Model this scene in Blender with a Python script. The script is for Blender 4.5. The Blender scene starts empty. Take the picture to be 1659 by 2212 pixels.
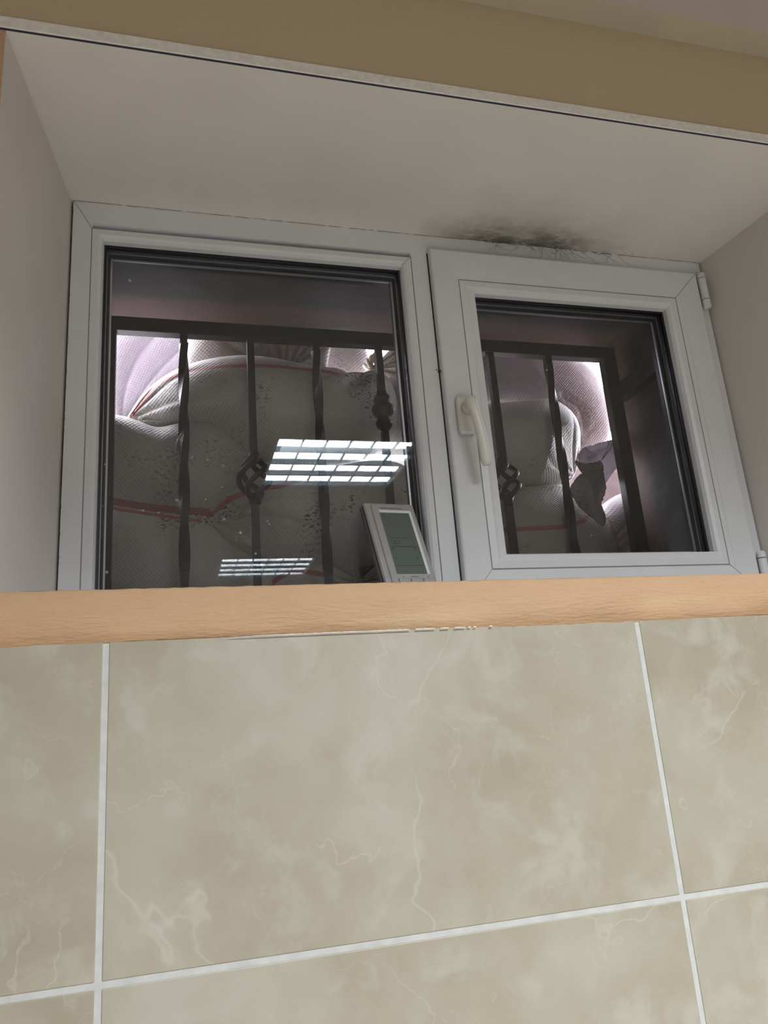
import bpy, bmesh, math, random
import numpy as np
from mathutils import Vector, Matrix
random.seed(4)
SC = bpy.context.scene
COL = SC.collection
# ------------------------------------------------------------------ camera
W, H, F = 1659, 2212, 1680.55
CAM = np.array([0.06093692, -0.82258273, -0.11147653])
RM = np.array([[0.96413929, -0.25437257, -0.07569693],
               [0.00075271, 0.2878415, -0.95767777],
               [0.26539567, 0.92327778, 0.27771077]])
cd = bpy.data.cameras.new('camera')
cd.sensor_fit = 'HORIZONTAL'; cd.sensor_width = 36.0; cd.lens = F / W * 36.0
cd.clip_start = 0.02; cd.clip_end = 100
cam = bpy.data.objects.new('camera', cd); COL.objects.link(cam)
M4 = Matrix(((RM[0][0], -RM[1][0], -RM[2][0], CAM[0]),
             (RM[0][1], -RM[1][1], -RM[2][1], CAM[1]),
             (RM[0][2], -RM[1][2], -RM[2][2], CAM[2]), (0, 0, 0, 1)))
cam.matrix_world = M4
SC.camera = cam
# ------------------------------------------------------------------ world, lights, exposure
SKY = (0.93, 0.90, 1.0); SKY_STRENGTH = 13.0
LAMP_POWER = 61.0; LAMP_SPREAD = 139.0; LAMP_COL = (0.88, 0.96, 1.0); TUBE = 34.0
w = bpy.data.worlds.new('overcast'); SC.world = w; w.use_nodes = True
bg = w.node_tree.nodes['Background']
bg.inputs[0].default_value = (*SKY, 1); bg.inputs[1].default_value = SKY_STRENGTH
SC.view_settings.view_transform = 'Standard'; SC.view_settings.look = 'None'
SC.view_settings.exposure = 0.0; SC.view_settings.gamma = 1.0
SC.view_settings.use_curve_mapping = False
try:
    SC.cycles.use_denoising = True
    SC.cycles.max_bounces = 14; SC.cycles.transparent_max_bounces = 16
    SC.cycles.caustics_reflective = False; SC.cycles.caustics_refractive = False
    SC.cycles.sample_clamp_indirect = 4.0
except Exception:
    pass
D = 0.3068          # depth of the recess: room face of the window frame
YG = D + 0.020      # room side pane of the fixed light
YB = 0.612          # grille plane
YO = 0.70           # outside face of the wall

def at(px, py, Y):  # photo pixel -> (x, z) on the plane y = Y
    d = RM.T @ np.array([(px - W / 2) / F, (py - H / 2) / F, 1.0])
    p = CAM + (Y - CAM[1]) / d[1] * d
    return float(p[0]), float(p[2])

# ------------------------------------------------------------------ helpers
def tag(o, label=None, cat=None, group=None, kind=None):
    if label: o['label'] = label
    if cat: o['category'] = cat
    if group: o['group'] = group
    if kind: o['kind'] = kind
    return o

def empty(name, loc=(0, 0, 0), **k):
    o = bpy.data.objects.new(name, None); COL.objects.link(o); o.location = loc
    o.empty_display_size = 0.02
    return tag(o, **k)

def place(o, parent):
    if parent is not None:
        bpy.context.view_layer.update()
        o.parent = parent
        o.matrix_parent_inverse = parent.matrix_world.inverted()

def obj(name, bm, mats, parent=None, smooth=False, origin=None, **k):
    me = bpy.data.meshes.new(name)
    if origin is not None:
        bmesh.ops.translate(bm, verts=bm.verts, vec=-Vector(origin))
    bm.to_mesh(me); bm.free()
    for m in (mats if isinstance(mats, (list, tuple)) else [mats]): me.materials.append(m)
    if smooth:
        for p in me.polygons: p.use_smooth = True
    o = bpy.data.objects.new(name, me); COL.objects.link(o)
    if origin is not None: o.location = origin
    place(o, parent)
    return tag(o, **k)

def box(bm, x0, x1, y0, y1, z0, z1, mi=0, bev=0.0, seg=2):
    vs = [bm.verts.new((x, y, z)) for x in (x0, x1) for y in (y0, y1) for z in (z0, z1)]
    fs = []
    for q in ((0, 1, 3, 2), (4, 6, 7, 5), (0, 4, 5, 1), (2, 3, 7, 6), (0, 2, 6, 4), (1, 5, 7, 3)):
        f = bm.faces.new([vs[i] for i in q]); f.material_index = mi; fs.append(f)
    if bev > 0:
        es = list({e for f in fs for e in f.edges})
        r = bmesh.ops.bevel(bm, geom=es, offset=bev, segments=seg, affect='EDGES', profile=0.5)
        for f in r['faces']: f.material_index = mi
    return vs

def quad(bm, pts, mi=0):
    f = bm.faces.new([bm.verts.new(p) for p in pts]); f.material_index = mi; return f

def tube(bm, path, rad, n=12, mi=0, cap=True, flat=None):
    path = [Vector(p) for p in path]
    rs = rad if isinstance(rad, (list, tuple)) else [rad] * len(path)
    rings = []; up = Vector((0, 0, 1))
    t0 = (path[1] - path[0]).normalized()
    if abs(t0.dot(up)) > 0.9: up = Vector((1, 0, 0))
    a = t0.cross(up).normalized()
    for i, p in enumerate(path):
        t = (path[min(i + 1, len(path) - 1)] - path[max(i - 1, 0)]).normalized()
        a = (a - t * a.dot(t)).normalized(); b = t.cross(a)
        fx = (flat[i] if flat else 1.0)
        rings.append([bm.verts.new(p + (a * math.cos(2 * math.pi * k / n) + b * fx * math.sin(2 * math.pi * k / n)) * rs[i]) for k in range(n)])
    for i in range(len(rings) - 1):
        for k in range(n):
            f = bm.faces.new((rings[i][k], rings[i][(k + 1) % n], rings[i + 1][(k + 1) % n], rings[i + 1][k])); f.material_index = mi
    if cap:
        bm.faces.new(rings[0][::-1]).material_index = mi; bm.faces.new(rings[-1]).material_index = mi

def lathe(bm, cx, cy, prof, n=24, mi=0):        # prof: (z, r)
    rings = [[bm.verts.new((cx + r * math.cos(2 * math.pi * k / n), cy + r * math.sin(2 * math.pi * k / n), z)) for k in range(n)] for z, r in prof]
    for i in range(len(rings) - 1):
        for k in range(n):
            bm.faces.new((rings[i][k], rings[i][(k + 1) % n], rings[i + 1][(k + 1) % n], rings[i + 1][k])).material_index = mi
    bm.faces.new(rings[0][::-1]); bm.faces.new(rings[-1])

def rect_profile(bm, x0, x1, z0, z1, prof, mi=0):
    """a mitred frame: prof = list of (inset, y) swept round the rectangle, open strip"""
    rings = []
    for ins, y in prof:
        rings.append([bm.verts.new(c) for c in ((x0 + ins, y, z0 + ins), (x1 - ins, y, z0 + ins), (x1 - ins, y, z1 - ins), (x0 + ins, y, z1 - ins))])
    for i in range(len(rings) - 1):
        for k in range(4):
            bm.faces.new((rings[i][k], rings[i][(k + 1) % 4], rings[i + 1][(k + 1) % 4], rings[i + 1][k])).material_index = mi

# ------------------------------------------------------------------ materials
def mat(name):
    m = bpy.data.materials.new(name); m.use_nodes = True
    nt = m.node_tree
    return m, nt, nt.nodes['Principled BSDF'], nt.nodes['Material Output']

def N(nt, typ, **kw):
    n = nt.nodes.new(typ)
    for k, v in kw.items():
        if k == 'op': n.operation = v
        elif k.startswith('i'): n.inputs[int(k[1:])].default_value = v
        else: setattr(n, k, v)
    return n

def L(nt, a, b): nt.links.new(a, b)

def mth(nt, op, a, b=None, clamp=False):
    n = N(nt, 'ShaderNodeMath', op=op); n.use_clamp = clamp
    for i, v in enumerate((a, b)):
        if v is None: continue
        if isinstance(v, (int, float)): n.inputs[i].default_value = v
        else: L(nt, v, n.inputs[i])
    return n.outputs[0]

def ramp(nt, fac, stops, interp='LINEAR'):
    r = nt.nodes.new('ShaderNodeValToRGB'); r.color_ramp.interpolation = interp
    el = r.color_ramp.elements
    while len(el) < len(stops): el.new(0.5)
    for e, (p, c) in zip(el, stops):
        e.position = p; e.color = (*c, 1) if len(c) == 3 else c
    L(nt, fac, r.inputs[0]); return r.outputs[0]

def mixc(nt, fac, a, b, mode='MIX'):
    m = nt.nodes.new('ShaderNodeMix'); m.data_type = 'RGBA'; m.blend_type = mode
    for sock, v in ((m.inputs['Factor'], fac), (m.inputs[6], a), (m.inputs[7], b)):
        if isinstance(v, (int, float)): sock.default_value = v
        elif isinstance(v, tuple): sock.default_value = (*v, 1) if len(v) == 3 else v
        else: L(nt, v, sock)
    return m.outputs[2]

def noise(nt, vec, scale, detail=4, rough=0.5, dist=0.0):
    n = nt.nodes.new('ShaderNodeTexNoise'); n.inputs['Scale'].default_value = scale
    n.inputs['Detail'].default_value = detail; n.inputs['Roughness'].default_value = rough
    n.inputs['Distortion'].default_value = dist
    if vec is not None: L(nt, vec, n.inputs['Vector'])
    return n.outputs['Fac']

def worldpos(nt):
    return N(nt, 'ShaderNodeNewGeometry').outputs['Position']

def objpos(nt):
    return N(nt, 'ShaderNodeTexCoord').outputs['Object']

def bump(nt, bsdf, h, strength=0.2, dist=0.002):
    b = nt.nodes.new('ShaderNodeBump'); b.inputs['Strength'].default_value = strength
    b.inputs['Distance'].default_value = dist
    L(nt, h, b.inputs['Height']); L(nt, b.outputs[0], bsdf.inputs['Normal']); return b

def smooth(nt, v, a, b, lo=0.0, hi=1.0):
    n = nt.nodes.new('ShaderNodeMapRange'); n.interpolation_type = 'SMOOTHSTEP'
    L(nt, v, n.inputs[0]); n.inputs[1].default_value = a; n.inputs[2].default_value = b
    n.inputs[3].default_value = lo; n.inputs[4].default_value = hi; return n.outputs[0]

def plain(name, col, rough=0.5, metal=0.0, nscale=0, namp=0.0, bs=0.0, spec=0.5):
    m, nt, b, _ = mat(name)
    b.inputs['Base Color'].default_value = (*col, 1); b.inputs['Roughness'].default_value = rough
    b.inputs['Metallic'].default_value = metal; b.inputs['Specular IOR Level'].default_value = spec
    if nscale:
        f = noise(nt, objpos(nt), nscale, 5)
        L(nt, ramp(nt, f, [(0.3, tuple(c * (1 - namp) for c in col)), (0.7, tuple(min(1, c * (1 + namp)) for c in col))]), b.inputs['Base Color'])
        if bs: bump(nt, b, f, bs)
    return m

def m_peach(name='peach_paint', sat=0.0):
    m, nt, b, _ = mat(name); P = worldpos(nt)
    mp = N(nt, 'ShaderNodeMapping'); mp.inputs['Scale'].default_value = (1, 1, 5); L(nt, P, mp.inputs[0])
    f = noise(nt, mp.outputs[0], 9, 6, 0.6)
    c = ramp(nt, f, [(0.3, (0.58, 0.355, 0.20)), (0.7, (0.62, 0.39, 0.23))])
    w = noise(nt, mp.outputs[0], 5, 3)          # worn, paler places
    c = mixc(nt, smooth(nt, w, 0.56, 0.75, 0, 0.45), c, (0.66, 0.47, 0.27))
    if sat: c = mixc(nt, sat, c, (0.57, 0.465, 0.31))  # upper wall: peach mixed towards beige
    L(nt, c, b.inputs['Base Color']); b.inputs['Roughness'].default_value = 0.62
    f2 = noise(nt, mp.outputs[0], 60, 6, 0.6)
    bump(nt, b, f2, 0.12 if sat else 0.6, 0.004)
    return m

def m_tile():
    m, nt, b, _ = mat('marbled_tile'); P = worldpos(nt)
    sep = N(nt, 'ShaderNodeSeparateXYZ'); L(nt, P, sep.inputs[0])
    idx = mth(nt, 'FLOOR', mth(nt, 'DIVIDE', sep.outputs[0], 0.6)); idz = mth(nt, 'FLOOR', mth(nt, 'DIVIDE', sep.outputs[2], 0.3028))
    off = N(nt, 'ShaderNodeCombineXYZ'); L(nt, mth(nt, 'MULTIPLY', idx, 3.7), off.inputs[0]); L(nt, mth(nt, 'MULTIPLY', idz, 5.3), off.inputs[1])
    ad = N(nt, 'ShaderNodeVectorMath', op='ADD'); L(nt, P, ad.inputs[0]); L(nt, off.outputs[0], ad.inputs[1]); V = ad.outputs[0]
    big = noise(nt, V, 5.0, 10, 0.62, 0.25)
    med = noise(nt, V, 14, 8, 0.6, 0.4)
    c = ramp(nt, big, [(0.34, (0.365, 0.315, 0.24)), (0.5, (0.415, 0.366, 0.29)), (0.66, (0.465, 0.422, 0.355))])
    c = mixc(nt, smooth(nt, med, 0.50, 0.68, 0, 0.55), c, (0.51, 0.475, 0.41))
    # sparse pale broken veins
    for sc_, lo, hi, a in ((2.3, 0.0, 0.0060, 0.30), (3.9, 0.0, 0.005, 0.28), (7.0, 0.0, 0.006, 0.14)):
        v = noise(nt, V, sc_, 5, 0.55, 0.35)
        d = mth(nt, 'ABSOLUTE', mth(nt, 'SUBTRACT', v, 0.5))
        gate = smooth(nt, noise(nt, V, 5.1 + sc_, 4, 0.6), 0.47, 0.60, 0, 1)
        k = mth(nt, 'MULTIPLY', smooth(nt, d, lo, hi, a, 0), gate)
        c = mixc(nt, k, c, (0.64, 0.59, 0.51))
    br = noise(nt, V, 7, 4, 0.6)
    c = mixc(nt, smooth(nt, br, 0.62, 0.78, 0, 0.3), c, (0.37, 0.32, 0.22))
    L(nt, c, b.inputs['Base Color'])
    b.inputs['Roughness'].default_value = 0.42; b.inputs['Specular IOR Level'].default_value = 0.35
    bump(nt, b, noise(nt, V, 3, 2), 0.03, 0.01)
    return m

def m_reveal():
    """old white paint with a patch of black mould where the head meets the window frame"""
    m, nt, b, _ = mat('aged_white_paint'); P = worldpos(nt)
    sep = N(nt, 'ShaderNodeSeparateXYZ'); L(nt, P, sep.inputs[0]); x, y, z = sep.outputs
    f = noise(nt, P, 6, 5)
    c = ramp(nt, f, [(0.35, (0.70, 0.65, 0.605)), (0.65, (0.74, 0.69, 0.645))])
    # mould: needs to be near the joint (y->D), on the head (z high), and between x .45 .. .95
    dy = mth(nt, 'SUBTRACT', D, y)
    wob = mth(nt, 'MULTIPLY', mth(nt, 'SUBTRACT', noise(nt, P, 9, 6, 0.65), 0.5), 0.11)
    near = smooth(nt, mth(nt, 'ADD', dy, wob), 0.006, 0.078, 1, 0)
    xa = smooth(nt, x, 0.45, 0.66, 0, 1); xb = smooth(nt, x, 0.68, 0.96, 1, 0)
    head = smooth(nt, z, 0.70, 0.735, 0, 1)
    sp = N(nt, 'ShaderNodeMapping'); sp.inputs['Scale'].default_value = (1, 2.2, 1); L(nt, P, sp.inputs[0])
    fine = smooth(nt, noise(nt, sp.outputs[0], 26, 8, 0.7), 0.30, 0.58, 0.15, 1)
    k = mth(nt, 'MULTIPLY', mth(nt, 'MULTIPLY', near, mth(nt, 'MULTIPLY', xa, xb)), mth(nt, 'MULTIPLY', head, fine))
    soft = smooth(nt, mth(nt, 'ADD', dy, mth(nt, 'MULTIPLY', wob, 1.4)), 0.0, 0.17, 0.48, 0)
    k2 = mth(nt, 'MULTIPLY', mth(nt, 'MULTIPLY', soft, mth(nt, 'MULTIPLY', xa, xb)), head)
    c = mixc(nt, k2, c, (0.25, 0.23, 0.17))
    c = mixc(nt, mth(nt, 'MULTIPLY', k, 0.9), c, (0.05, 0.05, 0.038))
    # fly specks
    vor = nt.nodes.new('ShaderNodeTexVoronoi'); vor.inputs['Scale'].default_value = 7.0; L(nt, P, vor.inputs['Vector'])
    c = mixc(nt, smooth(nt, vor.outputs['Distance'], 0.010, 0.016, 0.8, 0), c, (0.06, 0.05, 0.04))
    L(nt, c, b.inputs['Base Color']); b.inputs['Roughness'].default_value = 0.6
    bump(nt, b, noise(nt, P, 30, 5), 0.12, 0.002)
    return m

def m_pvc():
    m, nt, b, _ = mat('white_pvc'); P = worldpos(nt)
    f = noise(nt, P, 12, 5, 0.6)
    c = ramp(nt, f, [(0.3, (0.695, 0.695, 0.71)), (0.7, (0.755, 0.755, 0.77))])
    sp = noise(nt, P, 160, 3, 0.7)
    c = mixc(nt, smooth(nt, sp, 0.72, 0.80, 0, 0.35), c, (0.2, 0.19, 0.17))
    L(nt, c, b.inputs['Base Color']); b.inputs['Roughness'].default_value = 0.33
    return m

def m_niche():
    m, nt, b, _ = mat('grimy_outer_reveal'); P = worldpos(nt)
    f = noise(nt, P, 7, 7, 0.65, 0.3)
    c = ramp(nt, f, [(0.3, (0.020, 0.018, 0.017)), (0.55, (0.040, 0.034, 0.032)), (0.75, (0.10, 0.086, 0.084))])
    sep = N(nt, 'ShaderNodeSeparateXYZ'); L(nt, P, sep.inputs[0]); x, y, z = sep.outputs
    # bare red brick towards the outside, render towards the window
    red = smooth(nt, mth(nt, 'ADD', y, mth(nt, 'MULTIPLY', f, 0.04)), 0.585, 0.615, 0, 1)
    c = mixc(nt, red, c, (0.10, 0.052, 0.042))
    # joints across the head
    for jx in (0.095, 0.40, 0.83):
        c = mixc(nt, smooth(nt, mth(nt, 'ABSOLUTE', mth(nt, 'SUBTRACT', x, jx)), 0.002, 0.004, 0.5, 0), c, (0.05, 0.045, 0.04))
    fl = N(nt, 'ShaderNodeMapping'); fl.inputs['Scale'].default_value = (1, 3, 1); L(nt, P, fl.inputs[0])
    c = mixc(nt, smooth(nt, noise(nt, fl.outputs[0], 22, 6, 0.7), 0.58, 0.66, 0, 0.8), c, (0.06, 0.05, 0.05))
    L(nt, c, b.inputs['Base Color']); b.inputs['Roughness'].default_value = 0.8
    bump(nt, b, noise(nt, P, 18, 7, 0.65), 0.6, 0.006)
    return m

def m_glass():
    m, nt, b, out = mat('dusty_window_glass'); nt.nodes.remove(b); P = worldpos(nt)
    tr = N(nt, 'ShaderNodeBsdfTransparent'); tr.inputs[0].default_value = (0.985, 0.985, 0.99, 1)
    gl = N(nt, 'ShaderNodeBsdfGlossy'); gl.inputs['Roughness'].default_value = 0.0; gl.inputs[0].default_value = (0.93, 0.97, 1, 1)
    gm = N(nt, 'ShaderNodeNewGeometry'); dt = N(nt, 'ShaderNodeVectorMath', op='DOT_PRODUCT')   # Schlick, the same on both faces of a thin pane
    L(nt, gm.outputs['Incoming'], dt.inputs[0]); L(nt, gm.outputs['Normal'], dt.inputs[1])
    om = mth(nt, 'SUBTRACT', 1.0, mth(nt, 'ABSOLUTE', dt.outputs['Value']))
    frs = mth(nt, 'ADD', 0.022, mth(nt, 'MULTIPLY', mth(nt, 'POWER', om, 5.0), 0.958))
    mx = N(nt, 'ShaderNodeMixShader'); L(nt, frs, mx.inputs[0]); L(nt, tr.outputs[0], mx.inputs[1]); L(nt, gl.outputs[0], mx.inputs[2])
    df = N(nt, 'ShaderNodeBsdfDiffuse'); df.inputs[0].default_value = (0.62, 0.66, 0.70, 1)
    vor = nt.nodes.new('ShaderNodeTexVoronoi'); vor.inputs['Scale'].default_value = 42.0; L(nt, P, vor.inputs['Vector'])
    sep = N(nt, 'ShaderNodeSeparateColor'); L(nt, vor.outputs['Color'], sep.inputs[0])
    big = mth(nt, 'MULTIPLY', mth(nt, 'MULTIPLY', sep.outputs[0], sep.outputs[0]), 0.12)
    dot = mth(nt, 'LESS_THAN', vor.outputs['Distance'], big)
    gate = smooth(nt, noise(nt, P, 4.5, 4), 0.50, 0.62, 0, 0.75)
    film = smooth(nt, noise(nt, P, 3.0, 6, 0.6), 0.45, 0.80, 0.0, 0.005)
    k = mth(nt, 'ADD', mth(nt, 'MULTIPLY', dot, gate), film, True)
    m2 = N(nt, 'ShaderNodeMixShader'); L(nt, k, m2.inputs[0]); L(nt, mx.outputs[0], m2.inputs[1]); L(nt, df.outputs[0], m2.inputs[2])
    L(nt, m2.outputs[0], out.inputs[0])
    return m

def m_sack(name, col=(0.62, 0.60, 0.555), trans=0.25, dirt=0.5, weave=0.5, seed=0.0):
    m, nt, b, out = mat(name)
    uvn = N(nt, 'ShaderNodeTexCoord').outputs['UV']
    sep = N(nt, 'ShaderNodeSeparateXYZ'); L(nt, uvn, sep.inputs[0]); u, v = sep.outputs[0], sep.outputs[1]
    sh = N(nt, 'ShaderNodeMapping'); sh.inputs['Location'].default_value = (seed, seed * 1.7, 0); L(nt, uvn, sh.inputs[0]); V = sh.outputs[0]
    k = 2 * math.pi / 0.0085
    su = mth(nt, 'SINE', mth(nt, 'MULTIPLY', u, k)); sv = mth(nt, 'SINE', mth(nt, 'MULTIPLY', v, k))
    wv = mth(nt, 'MULTIPLY', su, sv)
    base = noise(nt, V, 9, 6, 0.6)
    c = ramp(nt, base, [(0.3, tuple(x * 0.86 for x in col)), (0.7, col)])
    c = mixc(nt, smooth(nt, wv, -1, 1, 0, 0.36 * weave), c, (0.22, 0.21, 0.2))
    # mud marks caught in the weave
    st = N(nt, 'ShaderNodeMapping'); st.inputs['Scale'].default_value = (1, 1.6, 1); L(nt, V, st.inputs[0])
    a = smooth(nt, noise(nt, V, 7, 3), 0.53, 0.66, 0, 1)
    d2 = smooth(nt, noise(nt, st.outputs[0], 110, 4, 0.65), 0.50, 0.62, 0, 1)
    c = mixc(nt, mth(nt, 'MULTIPLY', mth(nt, 'MULTIPLY', a, d2), dirt), c, (0.10, 0.085, 0.06))
    c = mixc(nt, smooth(nt, noise(nt, V, 5, 4), 0.55, 0.8, 0, 0.35 * dirt), c, (0.30, 0.27, 0.20))
    # woven red band
    at_ = N(nt, 'ShaderNodeAttribute'); at_.attribute_name = 'band'
    s = mth(nt, 'ABSOLUTE', at_.outputs['Fac'])
    inb = mth(nt, 'LESS_THAN', s, 0.0052)
    hk = 2 * math.pi / 0.0052
    h1 = mth(nt, 'SINE', mth(nt, 'MULTIPLY', mth(nt, 'ADD', u, v), hk)); h2 = mth(nt, 'SINE', mth(nt, 'MULTIPLY', mth(nt, 'SUBTRACT', u, v), hk))
    ht = smooth(nt, mth(nt, 'MULTIPLY', h1, h2), -0.2, 0.4, 0.88, 0.42)
    c = mixc(nt, mth(nt, 'MULTIPLY', inb, ht), c, (0.46, 0.055, 0.045))
    L(nt, c, b.inputs['Base Color']); b.inputs['Roughness'].default_value = 0.5; b.inputs['Specular IOR Level'].default_value = 0.4
    hgt = mth(nt, 'ADD', mth(nt, 'MULTIPLY', wv, 0.5), mth(nt, 'MULTIPLY', noise(nt, V, 45, 5), 1.3))
    bp = bump(nt, b, hgt, 0.6 * weave + 0.15, 0.0018)
    tl = N(nt, 'ShaderNodeBsdfTranslucent'); L(nt, c, tl.inputs[0]); L(nt, bp.outputs[0], tl.inputs['Normal'])
    mx = N(nt, 'ShaderNodeMixShader'); mx.inputs[0].default_value = trans
    L(nt, b.outputs[0], mx.inputs[1]); L(nt, tl.outputs[0], mx.inputs[2]); L(nt, mx.outputs[0], out.inputs[0])
    return m

PEACH = m_peach(); BEIGE = m_peach('beige_upper_wall', 0.92); TILE = m_tile(); REVEAL = m_reveal(); PVC = m_pvc(); NICHE = m_niche(); GLASS = m_glass()
GROUT = plain('white_grout', (0.57, 0.56, 0.54), 0.8, nscale=60, namp=0.08, bs=0.3)
BEAD = plain('corner_bead_plaster', (0.84, 0.80, 0.76), 0.8, nscale=140, namp=0.08, bs=0.4)
DARKLINE = plain('bead_dark_line', (0.03, 0.03, 0.06), 0.5)  # dark blue line under the corner bead
CEIL = plain('ceiling_paint', (0.60, 0.53, 0.48), 0.8, nscale=8, namp=0.04)
CREAM = plain('cream_cornice_paint', (0.46, 0.40, 0.30), 0.7, nscale=8, namp=0.05)
FLOOR = plain('floor_tile_light', (0.66, 0.60, 0.53), 0.6, nscale=5, namp=0.1)
RWALL = plain('room_wall_paint', (0.15, 0.13, 0.115), 0.8, nscale=5, namp=0.05)
RUBBER = plain('black_rubber_seal', (0.006, 0.006, 0.008), 0.35)
SPACER = plain('aluminium_spacer', (0.62, 0.62, 0.65), 0.35, 0.9)
JOINTGREY = plain('frame_joint_grey', (0.26, 0.25, 0.24), 0.8)  # grey lines along the bead and mitre joints
IRON = plain('black_painted_iron', (0.016, 0.016, 0.020), 0.40, 0.0, nscale=40, namp=0.3, bs=0.15, spec=0.35)
HANDLE = plain('ivory_handle_plastic', (0.80, 0.785, 0.73), 0.28)
SILVER = plain('silver_plastic', (0.44, 0.43, 0.425), 0.33, 0.35, nscale=60, namp=0.03)
RIM_WHITE = plain('rim_highlight', (0.92, 0.93, 0.94), 0.3, 0.1)  # diffuse near-white carries the painted highlight of the screen rim
DEVBACK = plain('dark_back_plastic', (0.10, 0.105, 0.115), 0.4)
LCD = plain('lcd_grey_green', (0.115, 0.14, 0.125), 0.25)
INK = plain('black_print', (0.02, 0.022, 0.022), 0.6)
LINT = plain('dark_lint', (0.05, 0.045, 0.04), 0.9)
THREAD = plain('white_plastic_thread', (0.55, 0.55, 0.55), 0.5)
CAULK = plain('grey_caulk', (0.30, 0.28, 0.25), 0.8)
FILLER = plain('white_filler', (0.86, 0.86, 0.85), 0.4)
CONCRETE = plain('outside_concrete', (0.34, 0.32, 0.30), 0.9, nscale=12, namp=0.2, bs=0.4)
HOUSING = plain('white_lamp_housing', (0.78, 0.79, 0.80), 0.5)
LOUVRE = plain('satin_louvre_metal', (0.30, 0.34, 0.37), 0.22, 0.95)

# ------------------------------------------------------------------ room shell
XL, XR_, YR, ZF, ZC = -2.6, 3.6, -5.6, -1.65, 1.075
OXL0, OXR0 = -0.132, 1.125          # opening at the room face
OXL1, OXR1 = -0.0875, 1.076         # opening at the window
ZS, ZT = 0.0537, 0.7475             # sill edge, head
ZSD = 0.066
bm = bmesh.new()                     # painted wall round the opening
quad(bm, [(XL, 0, ZS), (OXL0, 0, ZS), (OXL0, 0, ZT), (XL, 0, ZT)])
quad(bm, [(OXR0, 0, ZS), (XR_, 0, ZS), (XR_, 0, ZT), (OXR0, 0, ZT)])
quad(bm, [(XL, 0, ZT), (XR_, 0, ZT), (XR_, 0, ZC), (XL, 0, ZC)], 1)
quad(bm, [(XL, 0.001, ZF), (XR_, 0.001, ZF), (XR_, 0.001, 0), (XL, 0.001, 0)])
wf = obj('wall_front', bm, [PEACH, BEIGE], kind='structure')
# painted plaster band under the opening, standing a little proud of the tiles
bm = bmesh.new(); n = 260; prev = None
rr = random.Random(7)
for i in range(n + 1):
    x = XL + (XR_ - XL) * i / n if False else -0.45 + 2.0 * i / n
    e = 0.0016 * math.sin(x * 9) + rr.uniform(-1, 1) * 0.0007
    e2 = 0.0010 * math.sin(x * 14 + 1) + rr.uniform(-1, 1) * 0.0004
    jt = rr.uniform(-1, 1) * 0.0004
    wv = 0.0009 * math.sin(x * 21) + 0.0006 * math.sin(x * 53)
    c = [(x, 0.02, ZS), (x, 0.0005 - 0.001, ZS + jt), (x, -0.003 + wv * .5, ZS - 0.0025 + jt), (x, -0.0045 + wv, 0.03), (x, -0.0056 + wv * .4, 0.0090 + .0035 * x + e2), (x, -0.0052, 0.0080 + .0035 * x + e2), (x, -0.0026, 0.0006 + e), (x, 0.0, -0.0012 + e)]
    vs = [bm.verts.new(p) for p in c]
    if prev:
        for a in range(len(vs) - 1): bm.faces.new((prev[a], vs[a], vs[a + 1], prev[a + 1]))
    prev = vs
obj('plaster_band', bm, PEACH, wf, smooth=True)
bm = bmesh.new()
for x0, x1 in ((XL, -0.45), (1.55, XR_)): box(bm, x0, x1, -0.004, 0.02, 0, ZS)
obj('plaster_band', bm, PEACH, wf)
# tiles
bm = bmesh.new(); g = 0.0031
for i in range(-5, 6):
    for j in range(0, 6):
        x0, x1 = i * 0.6 + g, (i + 1) * 0.6 - g
        z1, z0 = -j * 0.3028 - (g if j else 0.0), -(j + 1) * 0.3028 + g
        if j == 5: z0 = ZF
        if x1 < XL or x0 > XR_: continue
        box(bm, max(x0, XL), min(x1, XR_), -0.0022, 0.004, z0, z1, 0, 0.0009, 2)
obj('tile_facing', bm, TILE, wf)
bm = bmesh.new()
for i in range(-4, 7):
    if XL < i * .6 < XR_: box(bm, i * 0.6 - g - .0004, i * 0.6 + g + .0004, -0.0011, 0.003, ZF, -0.001)
for j in range(1, 6): box(bm, XL, XR_, -0.0012, 0.003, -j * 0.3028 - g - .0004, -j * 0.3028 + g + .0004)
obj('grout', bm, GROUT, wf)
bm = bmesh.new(); r5 = random.Random(5); xa = at(495, 1380, -.003)[0]; xb = at(1062, 1352, -.003)[0]; m_ = 90
for i in range(m_):
    x = xa + (xb - xa) * i / m_; x2 = xa + (xb - xa) * (i + 1) / m_
    if 0.66 < i / m_ < 0.68: continue
    if i / m_ > .76 and r5.random() < .6: continue
    t = .0009 * min(1, i / 20 + .25) * r5.uniform(.8, 1.15)
    quad(bm, [(x, -.0058, -.0004), (x2, -.0058, -.0004), (x2, -.0050, -.0004 + t), (x, -.0050, -.0004 + t)])
obj('filler_line', bm, FILLER, wf, label='white filler line between plaster and tiles')
# recess
bm = bmesh.new()
def strip(a, b, c, d, nu=10, nv=30):  # bilinear grid a-b (u), d-c
    g_ = [[bm.verts.new(Vector(a).lerp(Vector(b), i / nu).lerp(Vector(d).lerp(Vector(c), i / nu), j / nv)) for i in range(nu + 1)] for j in range(nv + 1)]
    for j in range(nv):
        for i in range(nu): bm.faces.new((g_[j][i], g_[j][i + 1], g_[j + 1][i + 1], g_[j + 1][i]))
strip((OXL0, 0, ZT), (OXR0, 0, ZT), (OXR1, D + .03, ZT), (OXL1, D + .03, ZT))
strip((OXL0, 0, ZS), (OXL0, 0, ZT), (OXL1, D + .03, ZT), (OXL1, D + .03, ZSD))
strip((OXR0, 0, ZS), (OXR0, 0, ZT), (OXR1, D + .03, ZT), (OXR1, D + .03, ZSD))
bmesh.ops.remove_doubles(bm, verts=bm.verts, dist=1e-5)
obj('wall_recess', bm, REVEAL, smooth=False, kind='structure')
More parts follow.
